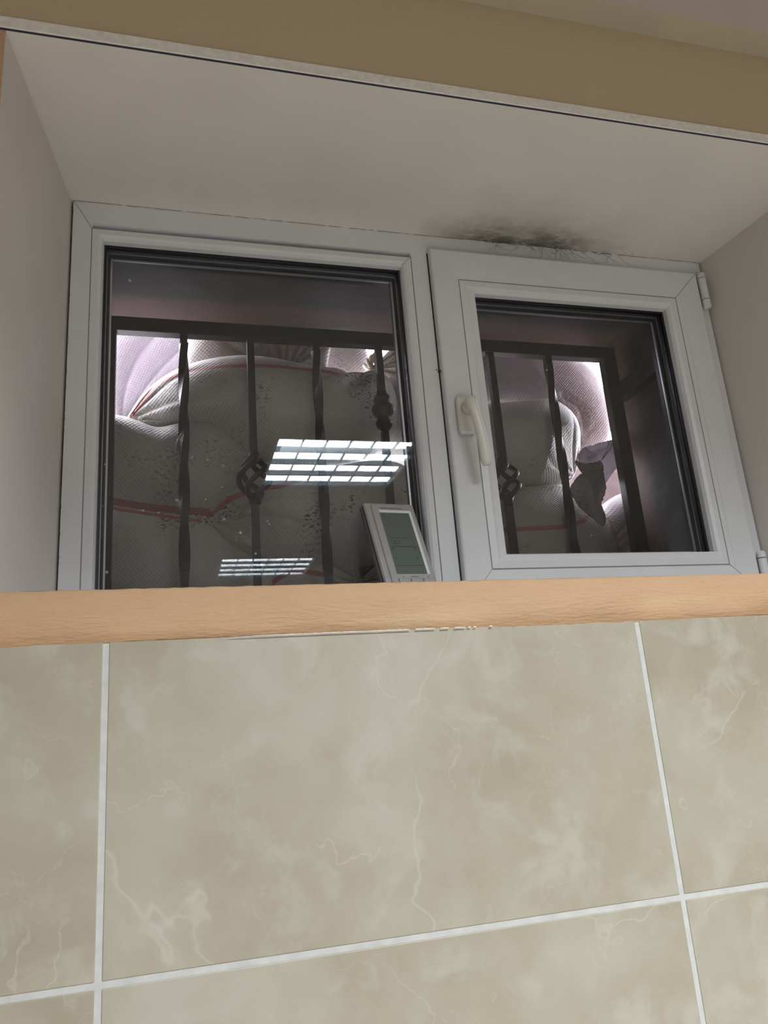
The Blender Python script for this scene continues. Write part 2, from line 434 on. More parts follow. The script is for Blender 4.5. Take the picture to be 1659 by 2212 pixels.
bm = bmesh.new(); quad(bm, [(OXL0, 0.0, ZS), (OXR0, 0.0, ZS), (OXR1, D + .03, ZSD), (OXL1, D + .03, ZSD)])
obj('trim_sill', bm, REVEAL, kind='structure')
# plastered corner bead over the opening
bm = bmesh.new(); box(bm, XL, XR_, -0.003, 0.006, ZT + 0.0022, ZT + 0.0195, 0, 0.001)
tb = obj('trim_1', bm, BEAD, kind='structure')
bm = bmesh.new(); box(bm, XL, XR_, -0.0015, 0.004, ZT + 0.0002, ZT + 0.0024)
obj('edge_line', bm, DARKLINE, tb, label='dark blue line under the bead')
# outer reveal (niche) and outside wall
bm = bmesh.new(); y0, y1 = D + 0.03, YO
quad(bm, [(OXL1, y0, ZT), (OXR1, y0, ZT), (OXR1, y1, ZT + .004), (OXL1, y1, ZT + .004)])
quad(bm, [(OXL1, y0, ZSD), (OXL1, y0, ZT), (OXL1, y1, ZT + .004), (OXL1, y1, ZSD)])
quad(bm, [(OXR1, y0, ZSD), (OXR1, y0, ZT), (OXR1, y1, ZT + .004), (OXR1, y1, ZSD)])
quad(bm, [(OXL1, y0, ZSD), (OXR1, y0, ZSD), (OXR1, y1, ZSD), (OXL1, y1, ZSD)])
obj('wall_niche', bm, NICHE, kind='structure')
bm = bmesh.new(); z1 = ZT + .004
quad(bm, [(-3, YO, ZF), (4, YO, ZF), (4, YO, ZSD), (-3, YO, ZSD)])
quad(bm, [(-3, YO, z1), (4, YO, z1), (4, YO, 2.2), (-3, YO, 2.2)])
quad(bm, [(-3, YO, ZSD), (OXL1, YO, ZSD), (OXL1, YO, z1), (-3, YO, z1)])
quad(bm, [(OXR1, YO, ZSD), (4, YO, ZSD), (4, YO, z1), (OXR1, YO, z1)])
obj('wall_outside', bm, NICHE, kind='structure')
bm = bmesh.new(); box(bm, .08, 1.22, YO, 1.06, .965, 1.02); obj('trim_shade_slab', bm, CONCRETE, kind='structure')  # unseen slab, added to keep daylight off the upper bags
GZ = 0.064
bm = bmesh.new(); box(bm, -3, 4, YO, 3.0, GZ - 0.1, GZ); obj('ground', bm, CONCRETE, kind='structure')
# ceiling, cornice, other walls, floor
bm = bmesh.new(); box(bm, XL, XR_, YR, 0.0, ZC, ZC + .05); obj('ceiling', bm, CEIL, kind='structure')
bm = bmesh.new()
pr = [(0.0, 0.9325), (-0.0405, 0.9335), (-0.0405, ZC), (0.0, ZC)]
for (a, b), mi in zip(zip(pr, pr[1:]), (0, 1, 0)):
    f = quad(bm, [(XL, a[0], a[1]), (XR_, a[0], a[1]), (XR_, b[0], b[1]), (XL, b[0], b[1])], mi)
obj('trim_cornice', bm, [CREAM, CEIL], kind='structure')
bm = bmesh.new(); box(bm, XL, XR_, YR, 0, ZF - .05, ZF); obj('floor', bm, FLOOR, kind='structure')
for nm, a in (('wall_left', (XL - .05, XL, YR, 0, ZF, ZC)), ('wall_right', (XR_, XR_ + .05, YR, 0, ZF, ZC)), ('wall_back', (XL, XR_, YR - .05, YR, ZF, ZC))):
    bm = bmesh.new(); box(bm, *a); obj(nm, bm, RWALL, kind='structure')

# ------------------------------------------------------------------ window
win = empty('window_1', (0.49, D, ZSD), kind='structure')
fz0, fz1 = ZSD, ZT
fx0, fx1 = OXL1, OXR1
GLX0, GLX1, GLZ0, GLZ1 = -0.0405, 0.4535, 0.105, 0.6810     # fixed light, bead edge
bm = bmesh.new()
# frame body: outer members, then mullion
box(bm, fx0, -0.0575, D, D + .06, fz0, fz1)
box(bm, 1.032, fx1, D, D + .06, fz0, fz1)
box(bm, -0.0575, 1.032, D, D + .06, 0.708, fz1)
box(bm, -0.0575, 1.032, D, D + .06, fz0, 0.088)
box(bm, 0.4715, 0.545, D, D + .06, 0.088, 0.708)
obj('frame', bm, PVC, win)
# beads: sloped strips to the glass
bm = bmesh.new()
rect_profile(bm, GLX0 - .0175, GLX1 + .0175, GLZ0 - .0175, GLZ1 + .0265 - .009, [(0.0, D + .0016), (0.0006, D - .0004), (0.010, D - .0012), (0.0145, D + .001), (0.0172, D + .006), (0.0175, D + .016)])
obj('glazing_bead', bm, PVC, win)
bm = bmesh.new(); rect_profile(bm, GLX0 - .0188, GLX1 + .0188, GLZ0 - .0188, GLZ1 + .0188, [(0, D - .0002), (0.0014, D - .0002)])
obj('bead_joint', bm, JOINTGREY, win)
def glazing(x0, x1, z0, z1, yg, parent):
    """black seal, two panes and the aluminium spacer between them"""
    b_ = bmesh.new(); rect_profile(b_, x0 - .002, x1 + .002, z0 - .002, z1 + .002, [(0, yg - .004), (0.0055, yg - .0035), (0.006, yg - .0005)])
    obj('rubber_seal', b_, RUBBER, parent)
    b_ = bmesh.new(); box(b_, x0 - .004, x1 + .004, yg, yg + .003, z0 - .004, z1 + .004)
    obj('glass_pane', b_, GLASS, parent)
    b_ = bmesh.new(); box(b_, x0 - .004, x1 + .004, yg + .016, yg + .019, z0 - .004, z1 + .004)
    obj('glass_pane', b_, GLASS, parent)
    b_ = bmesh.new(); rect_profile(b_, x0 - .004, x1 + .004, z0 - .004, z1 + .004, [(0, yg + .0035), (0.0045, yg + .0035), (0.0062, yg + .0042), (0.0062, yg + .0145), (0.0045, yg + .0155)])
    obj('spacer_bar', b_, RUBBER, parent)
    b_ = bmesh.new(); rect_profile(b_, x0, x1, z0, z1, [(0.0022, yg + .0140), (0.0040, yg + .0140)])
    rect_profile(b_, x0, x1, z0, z1, [(0.0082, yg + .0195), (0.0108, yg + .0195), (.0108, yg + .023), (.0082, yg + .023)])
    obj('spacer_edge', b_, SPACER, parent)
    b_ = bmesh.new(); rect_profile(b_, x0, x1, z0, z1, [(-0.002, yg + .021), (0.0095, yg + .021), (0.0095, yg + .036), (-.002, yg + .038)])
    obj('outer_seal', b_, RUBBER, parent)
glazing(GLX0, GLX1, GLZ0, GLZ1, YG, win)
# opening sash
SY = D - .015
SX0, SX1, SZ0, SZ1 = 0.5035, 1.052, 0.078, 0.7125
HX0, HX1, HZ0, HZ1 = 0.5735, 0.9705, 0.1525, 0.6290
bm = bmesh.new()
e_ = 0.004
rect_profile(bm, SX0, SX1, SZ0, SZ1, [(0.0, D + .002), (0.0, SY + e_), (0.0012, SY + .0012), (e_, SY), (0.048, SY), (0.048, D + .05)])
sash = obj('sash', bm, PVC, win)
bm = bmesh.new(); rect_profile(bm, HX0 - .022, HX1 + .022, HZ0 - .022, HZ1 + .022, [(0.0, SY + .002), (0.0006, SY - .0002), (0.012, SY - .0012), (0.0175, SY + .001), (0.0212, SY + .006), (0.022, SY + .018)])
obj('glazing_bead', bm, PVC, sash)
# body between the sash face and bead
bm = bmesh.new(); rect_profile(bm, SX0, SX1, SZ0, SZ1, [(0.047, SY + .0006), (0.075, SY + .0006)])
obj('bead_seat', bm, PVC, sash)
bm = bmesh.new(); rect_profile(bm, HX0 - .0232, HX1 + .0232, HZ0 - .0232, HZ1 + .0232, [(0, SY - .0002), (0.0013, SY - .0002)])
obj('bead_joint', bm, JOINTGREY, sash)
glazing(HX0, HX1, HZ0, HZ1, SY + .020, sash)
# mitre lines at corners of frame and sash
bm = bmesh.new()
def mitre(x0, z0, x1, z1, y):
    d = Vector((x1 - x0, 0, z1 - z0)); nrm = Vector((-d.z, 0, d.x)).normalized() * .0004
    quad(bm, [Vector((x0, y, z0)) - nrm, Vector((x1, y, z1)) - nrm, Vector((x1, y, z1)) + nrm, Vector((x0, y, z0)) + nrm])
mitre(fx0, fz1, -0.0405 - .0188, .6998, D - .0003)
mitre(0.4535, 0.681, 0.472, 0.7, D - .0013)
y = SY - .0003
mitre(SX1 - .003, SZ1 - .003, HX1 + .0232, HZ1 + .0232, y); mitre(SX0 + .02, SZ0 + .02, HX0 - .0232, HZ0 - .0232, y)
mitre(SX1 - .003, SZ0 + .003, HX1 + .0232, HZ0 - .0232, y)
obj('mitre_joint', bm, JOINTGREY, win)
# caulk line where the frame meets the plaster
bm = bmesh.new(); r3 = random.Random(3)
for (xa, za, xb, zb) in ((fx0, ZT, fx1, ZT), (fx0, ZT, fx0, ZSD)):
    pts = []
    m_ = 160
    for i in range(m_ + 1):
        t = i / m_
        pts.append((xa + (xb - xa) * t + (r3.uniform(-1, 1) * .0006), za + (zb - za) * t + r3.uniform(-1, 1) * .0006))
    for i in range(m_):
        if r3.random() < (.78 if za == zb else .3):
            (a, b), (c, d) = pts[i], pts[i + 1]; t = r3.uniform(.0003, .0009)
            if za == zb: quad(bm, [(a, D - .0008, b - t - .0006), (c, D - .0008, d - t - .0006), (c, D - .0008, d), (a, D - .0008, b)])
            else: quad(bm, [(a + .0002, D - .0008, b), (a + t, D - .0008, b), (c + t, D - .0008, d), (c + .0002, D - .0008, d)])
obj('cracked_caulk', bm, CAULK, win)
bm = bmesh.new(); box(bm, SX0 - .0022, SX0 + .001, D - .0006, D + .004, SZ0, SZ1 - .003)
obj('sash_gap_shade', bm, RUBBER, win)  # dark strip standing in for the shade in the gap beside the sash
# hinges
def hinge(x, z0, z1, n_caps=True):
    b_ = bmesh.new(); y = SY + .001; r = .0078
    pr = [(z0, r * .55), (z0 + .0015, r * .95), (z0 + .004, r), (z0 + .0165, r), (z0 + .0168, r * .86), (z0 + .0178, r * .86), (z0 + .0181, r), (z1 - .013, r), (z1 - .0127, r * .86), (z1 - .0117, r * .86), (z1 - .0114, r), (z1 - .003, r), (z1, r * .8)]
    lathe(b_, x, y, pr, 20)
    box(b_, x + .001, x + .009, y + .001, D + .001, z0 + .02, z1 - .004, 0, .001)
    h = obj('hinge', b_, PVC, sash, smooth=False)
    b_ = bmesh.new(); lathe(b_, x, y, [(z0 + .0166, r * .9), (z0 + .018, r * .9)], 20); lathe(b_, x, y, [(z1 - .0129, r * .9), (z1 - .0115, r * .9)], 20)
    obj('hinge_gap', b_, LINT, sash)
hinge(1.0625, 0.636, 0.712); hinge(1.0625, 0.085, 0.152)
# handle
hb = bmesh.new(); hx, hz = at(1006, 897, SY - .006)
box(hb, hx - .0148, hx + .0148, SY - .0115, SY, hz - .0345, hz + .0345, 0, .0065, 4)
hnd = obj('handle', hb, HANDLE, win, smooth=True)
lb = bmesh.new()
tube(lb, [(hx + .002, SY - .010, hz + .010), (hx + .002, SY - .024, hz + .010), (hx + .0025, SY - .034, hz + .011)], [.0125, .0115, .0105], 20)
ax, az = at(1016, 884, SY - .044); ex, ez = at(1059, 1003, SY - .044)
pts = []; rad = []; fl = []
P0 = Vector((hx + .002, SY - .030, hz + .012)); P1 = Vector((ax - .004, SY - .050, hz + .022)); P2 = Vector((ax + .014, SY - .047, az - .02)); P3 = Vector((ex - .004, SY - .040, ez))
for i in range(25):
    t = i / 24; a = (1 - t) ** 3; b = 3 * (1 - t) ** 2 * t; c = 3 * (1 - t) * t * t; d = t ** 3
    pts.append(P0 * a + P1 * b + P2 * c + P3 * d)
    rad.append(.0105 - .0028 * math.sin(min(1, t * 1.5) * math.pi / 2) + (.0018 * max(0, t - .62) / .38) - (.0035 if i == 24 else 0)); fl.append(.86)
tube(lb, pts, rad, 20, flat=fl)
obj('handle_lever', lb, HANDLE, hnd, smooth=True)

# ------------------------------------------------------------------ radio clock controller on the sill
def dev_frame():
    O = Vector(DEV['O']); b, a, r = DEV['b'], DEV['a'], DEV['r']
    u = Vector((math.cos(b) * math.cos(r), math.sin(b), -math.sin(r))).normalized()
    v = Vector((math.sin(r), math.sin(a), math.cos(a))); v = (v - u * v.dot(u)).normalized()
    n_ = u.cross(v)                     # into the device, away from the room side
    if n_.y < 0: n_ = -n_
    return O, u, v, n_
DEV = dict(O=(0.3523, 0.3028, 0.2437), a=0.3607, b=0.17, r=-0.02, w=0.0868)
O, U, V_, Nn = dev_frame()
dw = DEV['w']; dh = 0.192
base = O + U * (dw / 2) - V_ * dh
dev = empty('display_controller', base, label='silver display controller leaning on the left window pane', cat='controller')
def dv(u, v, d=0.0): return O + U * u - V_ * v + Nn * d      # u right, v down from the top left, d into the body
def dbox(bm, u0, u1, v0, v1, d0, d1, bev=0.0, mi=0, seg=3):
    vs = box(bm, u0, u1, d0, d1, -v1, -v0, mi, bev, seg)
def dobj(name, bm, m, parent, **k):
    for q in bm.verts: q.co = O + U * q.co.x + V_ * q.co.z + Nn * q.co.y
    bmesh.ops.recalc_face_normals(bm, faces=bm.faces)
    return obj(name, bm, m, parent, **k)
bm = bmesh.new(); dbox(bm, 0, dw, 0, dh, 0.0, 0.009, .004); body = dobj('casing', bm, SILVER, dev)
bm = bmesh.new(); dbox(bm, -.0015, dw - .003, .001, dh, 0.009, 0.018, .002); dobj('back_shell', bm, DEVBACK, dev, label='dark grey back shell')
# raised face with a hole for the screen
su0, su1, sv0, sv1 = .0235, .0735, .0205, .1345
bm = bmesh.new()
def loop(u0, u1, v0, v1, d): return [bm.verts.new((u0, d, -v0)), bm.verts.new((u1, d, -v0)), bm.verts.new((u1, d, -v1)), bm.verts.new((u0, d, -v1))]
ls = [loop(.0095, dw - .004, .0055, dh - .004, .0), loop(.0105, dw - .005, .0065, dh - .005, -.0022), loop(su0 - .003, su1 + .003, sv0 - .0035, sv1 + .001, -.0022), loop(su0, su1, sv0, sv1, .0004)]
for a, b in zip(ls, ls[1:]):
    for k in range(4): bm.faces.new((a[k], a[(k + 1) % 4], b[(k + 1) % 4], b[k]))
dobj('face_plate', bm, SILVER, dev)
bm = bmesh.new()
for q in (((su0 - .003, sv0 - .0035), (su1 + .003, sv0 - .0035), (su1 - .0005, sv0), (su0, sv0)), ((su1 + .0032, sv0 - .0025), (su1 + .0032, sv1 + .001), (su1 - .0004, sv1), (su1 - .0004, sv0))):
    vs = [bm.verts.new((a, -.0026 if k < 2 else -.0002, -b)) for k, (a, b) in enumerate(q)]; bm.faces.new(vs)
dobj('screen_rim', bm, RIM_WHITE, dev)
bm = bmesh.new(); dbox(bm, su0 - .001, su1 + .001, sv0 - .001, sv1 + .001, -.0004, .0006); scr = dobj('screen', bm, LCD, dev)
# markings on the screen
bm = bmesh.new()
def ink(u0, u1, v0, v1, d=-.00055): dbox(bm, u0, u1, v0, v1, d, d + .0001)
def cmark(u, v, s=.0038):
    t = .00045
    ink(u, u + s * .9, v, v + t * 1.6); ink(u, u + t, v, v + s); ink(u, u + s * .7, v + s - t * .6, v + s)
cmark(su0 + .003, sv0 + .004); cmark(su0 + .003, sv0 + .0665); cmark(su0 + .041, sv0 + .0665); cmark(su0 + .0025, sv0 + .084); cmark(su0 + .040, sv0 + .084)
ink(su0 + .003, su1 - .004, sv0 + .0640, sv0 + .0645); ink(su0 + .003, su1 - .003, sv0 + .0985, sv0 + .0990)
for k in range(9): ink(su0 + .004 + k * .0043, su0 + .0058 + k * .0043, sv0 + .0478, sv0 + .0487)
cx, cz, r0 = su0 + .0068, sv0 + .0562, .0031
for k in range(20):
    a, b = 2 * math.pi * k / 20, 2 * math.pi * (k + 1) / 20
    vs = [bm.verts.new((cx + q * math.cos(t), -.0005, -(cz + q * math.sin(t)))) for q, t in ((r0, a), (r0, b), (r0 + .0004, b), (r0 + .0004, a))]; bm.faces.new(vs)
x0, x1, z0, z1 = su0 + .0105, su0 + .0180, sv0 + .0535, sv0 + .0585
for q in ((x0, x1, z0, z0 + .0004), (x0, x1, z1, z1 + .0004), (x0, x0 + .0004, z0, z1), (x1, x1 + .0004, z0, z1 + .0004)): ink(*q)
dobj('screen_marks', bm, INK, scr)
bm = bmesh.new()
for k in range(3):
    u0 = .0235 + k * .0205
    dbox(bm, u0, u0 + .0180, .1440, .1560, -.0030, -.0015, .0006)
dobj('buttons', bm, SILVER, dev) if False else bm.free()
for k in range(3):
    u0 = .0215 + k * .0205
    bm = bmesh.new(); dbox(bm, u0, u0 + .0180, .1440, .1560, -.0034, -.0015, .0006); btn = dobj('button', bm, SILVER, dev)
    bm = bmesh.new(); t = .0005
    for q in ((u0 - t, u0 + .018 + t, .1440 - t, .1440), (u0 - t, u0, .144, .156), (u0 + .018, u0 + .018 + t, .144, .156)): dbox(bm, *q, -.0025, -.0022)
    dobj('button_gap', bm, INK, btn)
for u, s in ((.0305, 1), (.0715, -1)):
    bm = bmesh.new()
    vs = [bm.verts.new((u - .0013, -.0025, -(.1405 + s * .0007))), bm.verts.new((u + .0013, -.0025, -(.1405 + s * .0007))), bm.verts.new((u, -.0025, -(.1405 - s * .0009)))]; bm.faces.new(vs)
    dobj('arrow_print', bm, INK, dev)
def text(s, size, u, v, d, name, parent):
    cu = bpy.data.curves.new(name, 'FONT'); cu.body = s; cu.size = size; cu.align_x = 'CENTER'; cu.extrude = .00005
    t = bpy.data.objects.new(name, cu); COL.objects.link(t)
    dg = bpy.context.evaluated_depsgraph_get(); me = bpy.data.meshes.new_from_object(t.evaluated_get(dg))
    bpy.data.objects.remove(t)
    for q in me.vertices:
        p = dv(u + q.co.x, v - q.co.y, d - q.co.z); q.co = p
    me.materials.clear(); me.materials.append(INK)
    o = bpy.data.objects.new(name, me); COL.objects.link(o); place(o, parent)
text('RADIO CONTROLLED', .0038, dw * .50, .0145, -.0024, 'casing_print', dev)
text('CLOCK AL.', .0026, dw * .565, .1412, -.0024, 'casing_print', dev)

# ------------------------------------------------------------------ iron grille outside
gr = empty('window_grille', (0.5, YB, 0.16), label='black wrought iron grille outside both window panes', cat='grille')
RX0, RX1, RZ0, RZ1 = -0.0655, 1.056, 0.150, 0.716
bm = bmesh.new(); t = .026
for a in ((RX0, RX0 + t, RZ0, RZ1), (RX1 - t - .006, RX1, RZ0, RZ1)):
    box(bm, a[0], a[1], YB - .012, YB + .012, a[2], a[3], 0, .0015)
obj('side_rail', bm, IRON, gr) if False else bm.free()
for a in ((RX0, RX0 + t), (RX1 - t - .006, RX1)):
    bm = bmesh.new(); box(bm, a[0], a[1], YB - .012, YB + .012, RZ0, RZ1, 0, .0015); obj('side_rail', bm, IRON, gr)
bm = bmesh.new(); box(bm, RX0 + t, RX1 - t - .006, YB - .012, YB + .012, RZ1 - .030, RZ1, 0, .0015); obj('top_rail', bm, IRON, gr)
bm = bmesh.new(); box(bm, RX0 + t, RX1 - t - .006, YB - .012, YB + .012, RZ0, RZ0 + .025, 0, .0015); obj('bottom_rail', bm, IRON, gr)
# dark bar along the right jamb
bx, bz = at(1352, 850, YB)
bm = bmesh.new(); box(bm, 1.050, 1.0755, D + .09, YB + .004, bz - .02, bz + .02, 0, .002); obj('jamb_bar', bm, IRON, gr)
bm = bmesh.new(); box(bm, 1.068, 1.0755, D + .09, YB + .004, 0.155, bz - .06, 0, .002)
bm.free()
ZB0, ZB1 = RZ0 + .02, RZ1 - .028
def sqbar(bm, x, y, z0, z1, s, tw0=0.0, rate=0.0, n=None, ph=0.0):
    n = n or max(1, int((z1 - z0) / .004)); rings = []
    for i in range(n + 1):
        z = z0 + (z1 - z0) * i / n; a = math.pi / 4 + tw0 + rate * (z - z0) + ph
        rings.append([bm.verts.new((x + s * math.cos(a + k * math.pi / 2), y + s * math.sin(a + k * math.pi / 2), z)) for k in range(4)])
    for i in range(n):
        for k in range(4): bm.faces.new((rings[i][k], rings[i][(k + 1) % 4], rings[i + 1][(k + 1) % 4], rings[i + 1][k]))
    bm.faces.new(rings[0][::-1]); bm.faces.new(rings[-1])
xs = [.087, .2185, .353, .4885, .617, .745, .8855]
kinds = ['twist', 'basket', 'twist', 'knob', 'twist', 'basket', 'twist']
for k, (x, kd) in enumerate(zip(xs, kinds)):
    bm = bmesh.new(); nm = {'twist': 'twisted_bar', 'basket': 'basket_bar', 'knob': 'knob_bar'}[kd]
    if kd == 'twist':
        sqbar(bm, x, YB, ZB0, ZB0 + .02, .0102); sqbar(bm, x, YB, ZB1 - .02, ZB1, .0102)
        sqbar(bm, x, YB, ZB0 + .018, ZB1 - .018, .0105, 0, math.pi / 2 / .115)
        obj(nm, bm, IRON, gr)
    elif kd == 'basket':
        zc = (at(552, 1022, YB)[1] + at(1100, 1050, YB)[1]) / 2; hh = .043
        sqbar(bm, x, YB, ZB0, zc - hh, .0100, n=1); sqbar(bm, x, YB, zc + hh, ZB1, .0100, n=1)
        b_ = obj(nm, bm, IRON, gr)
        bm = bmesh.new()
        for q in range(4):
            pth = []
            for i in range(25):
                t_ = i / 24; r = .0060 + .0245 * math.sin(math.pi * t_) ** 1.15; a = q * math.pi / 2 + t_ * math.pi * 1.15
                pth.append((x + r * math.cos(a), YB + r * math.sin(a), zc - hh + 2 * hh * t_))
            tube(bm, pth, .0056, 10)
        for s in (-1, 1):
            z = zc + s * hh
            lathe(bm, x, YB, [(z - .012, .0085), (z - .008, .0115), (z + .008, .0115), (z + .012, .0085)], 16)
        obj('basket', bm, IRON, b_, smooth=True)
    else:
        sqbar(bm, x, YB, ZB0, ZB1, .0100, n=1); b_ = obj(nm, bm, IRON, gr)
        zc = at(830, 888, YB)[1]; bm = bmesh.new()
        pr = [(-.045, .0095), (-.040, .0125), (-.034, .0165), (-.026, .0175), (-.018, .0130), (-.013, .0150), (-.006, .0215), (.003, .0240), (.010, .0225), (.0145, .0165), (.018, .0160), (.024, .0185), (.032, .0165), (.038, .0115), (.046, .0095)]
        lathe(bm, x, YB, [(zc + a, r) for a, r in pr], 24); obj('turned_collar', bm, IRON, b_, smooth=True)

# ------------------------------------------------------------------ sandbags
def catmull(P, n):
    P = np.array(P, float); m = len(P); out = []
    for i in range(m):
        p0, p1, p2, p3 = P[i - 1], P[i], P[(i + 1) % m], P[(i + 2) % m]
        for t in np.linspace(0, 1, 16, endpoint=False):
            out.append(0.5 * ((2 * p1) + (p2 - p0) * t + (2 * p0 - 5 * p1 + 4 * p2 - p3) * t * t + (3 * p1 - p0 - 3 * p2 + p3) * t ** 3))
    out = np.array(out); d = np.r_[0, np.cumsum(np.linalg.norm(np.diff(np.vstack([out, out[:1]]), axis=0), axis=1))]
    q = np.linspace(0, d[-1], n, endpoint=False); cl = np.vstack([out, out[:1]])
    return np.c_[np.interp(q, d, cl[:, 0]), np.interp(q, d, cl[:, 1])]

def fnoise(x, y, z, scale, seed, octv=4):
    r = np.random.RandomState(seed); s = np.zeros_like(x); amp = 1.0; f = scale
    for o in range(octv):
        for k in range(4):
            d = r.normal(size=3); d /= np.linalg.norm(d); ph = r.uniform(0, 6.28)
            s += amp * np.sin((x * d[0] + y * d[1] + z * d[2]) * f + ph + 1.3 * np.sin((x * d[1] - z * d[0]) * f * .7 + ph))
        amp *= .5; f *= 2.1
    return s / 5.0

def polydist(X, Z, line):
    line = np.array(line, float); best = np.full(X.shape, 9.0)
    # smooth the polyline
    if len(line) > 2:
        t = np.arange(len(line)); tt = np.linspace(0, len(line) - 1, 8 * len(line))
        o = []
        for v in tt:
            i = min(int(v), len(line) - 2); f = v - i
            p0, p1, p2, p3 = line[max(i - 1, 0)], line[i], line[i + 1], line[min(i + 2, len(line) - 1)]
            o.append(0.5 * ((2 * p1) + (p2 - p0) * f + (2 * p0 - 5 * p1 + 4 * p2 - p3) * f * f + (3 * p1 - p0 - 3 * p2 + p3) * f ** 3))
        line = np.array(o)
    for a, b in zip(line, line[1:]):
        d = b - a; l2 = (d ** 2).sum() + 1e-12
        t = np.clip(((X - a[0]) * d[0] + (Z - a[1]) * d[1]) / l2, 0, 1)
        best = np.minimum(best, np.hypot(X - a[0] - t * d[0], Z - a[1] - t * d[1]))
    return best

def sack(name, px, Y, T, m, bands=(), necks=(), amp=.005, seed=1, yb=None, parent=None, Nn_=260, R=64, folds=(), uvrot=0.0, tilt=0.0, **k):
    """a filled bag: outline traced at distance Y, inflated T to either side, pleated towards its tied necks"""
    out = catmull([at(a, b, Y) for a, b in px], Nn_)
    A = 0.5 * np.sum(out[:, 0] * np.roll(out[:, 1], -1) - np.roll(out[:, 0], -1) * out[:, 1])
    cr = out[:, 0] * np.roll(out[:, 1], -1) - np.roll(out[:, 0], -1) * out[:, 1]
    c = np.array([np.sum((out[:, 0] + np.roll(out[:, 0], -1)) * cr), np.sum((out[:, 1] + np.roll(out[:, 1], -1)) * cr)]) / (6 * A)
    if k.get('centre'): c = np.array(at(*k['centre'], Y))
    s = np.sin(np.pi / 2 * np.arange(1, R + 1) / R)
    hprof = np.clip(1 - s ** 2.2, 0, 1) ** .57
    X = c[0] + (out[None, :, 0] - c[0]) * s[:, None]; Z = c[1] + (out[None, :, 1] - c[1]) * s[:, None]
    nk = [at(a, b, Y) for a, b, *_ in necks]
    Tm = np.ones_like(X)
    for (nx, nz), nd in zip(nk, necks):
        d = np.hypot(X - nx, Z - nz); Tm *= np.clip(.22 + d / nd[2], 0, 1) ** .8
    vs = []; 
    for side in (-1, 1):
        y = side * T * hprof[:, None] * Tm
        nz_ = fnoise(X, y, Z, 11, seed, 4) * amp
        for (nx, nz), nd in zip(nk, necks):
            d = np.hypot(X - nx, Z - nz); ang = np.arctan2(Z - nz, X - nx)
            w_ = ang * nd[4] + .9 * np.sin(ang * 3.1 + seed) + .5 * np.sin(ang * 7.3) + d * 14
            pl = (1 - np.abs(np.sin(w_))) ** 1.6
            env = np.clip(d / .02, 0, 1) * np.exp(-(d / nd[3]) ** 1.4)
            nz_ = nz_ - side * 0 + (--pl * .026 * env) * (-1)
        for f in folds:
            ln = [at(a, b, Y) for a, b in f[0]]; dd = polydist(X, Z, ln)
            nz_ = nz_ - f[1] * np.exp(-(dd / f[2]) ** 2)
        edge = (1 - s ** 6)[:, None]
        y = y + side * (nz_ if side == -1 else fnoise(X, y, Z, 11, seed + 5, 3) * amp) * edge
        if side == 1: X2, Z2, y2 = X[:-1], Z[:-1], y[:-1]
        else: X2, Z2, y2 = X, Z, y
        vs.append((X2, y2 + Y + tilt * (X2 - c[0]), Z2))
    front = np.stack([vs[0][0].ravel(), vs[0][1].ravel(), vs[0][2].ravel()], 1)
    back = np.stack([vs[1][0].ravel(), vs[1][1].ravel(), vs[1][2].ravel()], 1)
    cf = np.array([[c[0], front[:Nn_, 1].mean(), c[1]], [c[0], back[:Nn_, 1].mean(), c[1]]])
    co = np.vstack([front, back, cf]); nf = len(front); nb = len(back)
    idx = np.arange(Nn_); nx_ = (idx + 1) % Nn_; faces = []
    for r in range(R - 1):
        a = r * Nn_; b = (r + 1) * Nn_
        faces.append(np.c_[a + idx, b + idx, b + nx_, a + nx_])
        a2 = nf + a; b2 = (nf + b) if r < R - 2 else b
        faces.append(np.c_[a2 + nx_, b2 + nx_, b2 + idx, a2 + idx])
    faces = np.vstack(faces).tolist()
    faces += [[nf + nb, int(i), int(j)] for i, j in zip(idx, nx_)]
    faces += [[nf + nb + 1, nf + int(j), nf + int(i)] for i, j in zip(idx, nx_)]
    org = np.array([c[0], Y, out[:, 1].min()])
    me = bpy.data.meshes.new(name); me.from_pydata((co - org).tolist(), [], faces); me.update()
    me.materials.append(m)
    me.polygons.foreach_set('use_smooth', [True] * len(me.polygons))
    # cloth coordinates in metres
    ca, sa = math.cos(uvrot), math.sin(uvrot)
    uu = (co[:, 0] * ca + co[:, 2] * sa); vv = (-co[:, 0] * sa + co[:, 2] * ca)
    uvl = me.uv_layers.new(name='cloth'); li = np.zeros(len(me.loops), int); me.loops.foreach_get('vertex_index', li)
    uvl.data.foreach_set('uv', np.c_[uu[li], vv[li]].ravel())
    bd = np.full(len(co), 1.0)
    for b in bands: bd = np.minimum(bd, polydist(co[:, 0], co[:, 2], [at(p, q, Y) for p, q in b]))
    attr = me.attributes.new('band', 'FLOAT', 'POINT'); attr.data.foreach_set('value', bd.astype(np.float32))
    o = bpy.data.objects.new(name, me); COL.objects.link(o); o.location = org.tolist()
    place(o, parent)
    return tag(o, **{q: v for q, v in k.items() if q in ('label', 'cat', 'group', 'kind')})

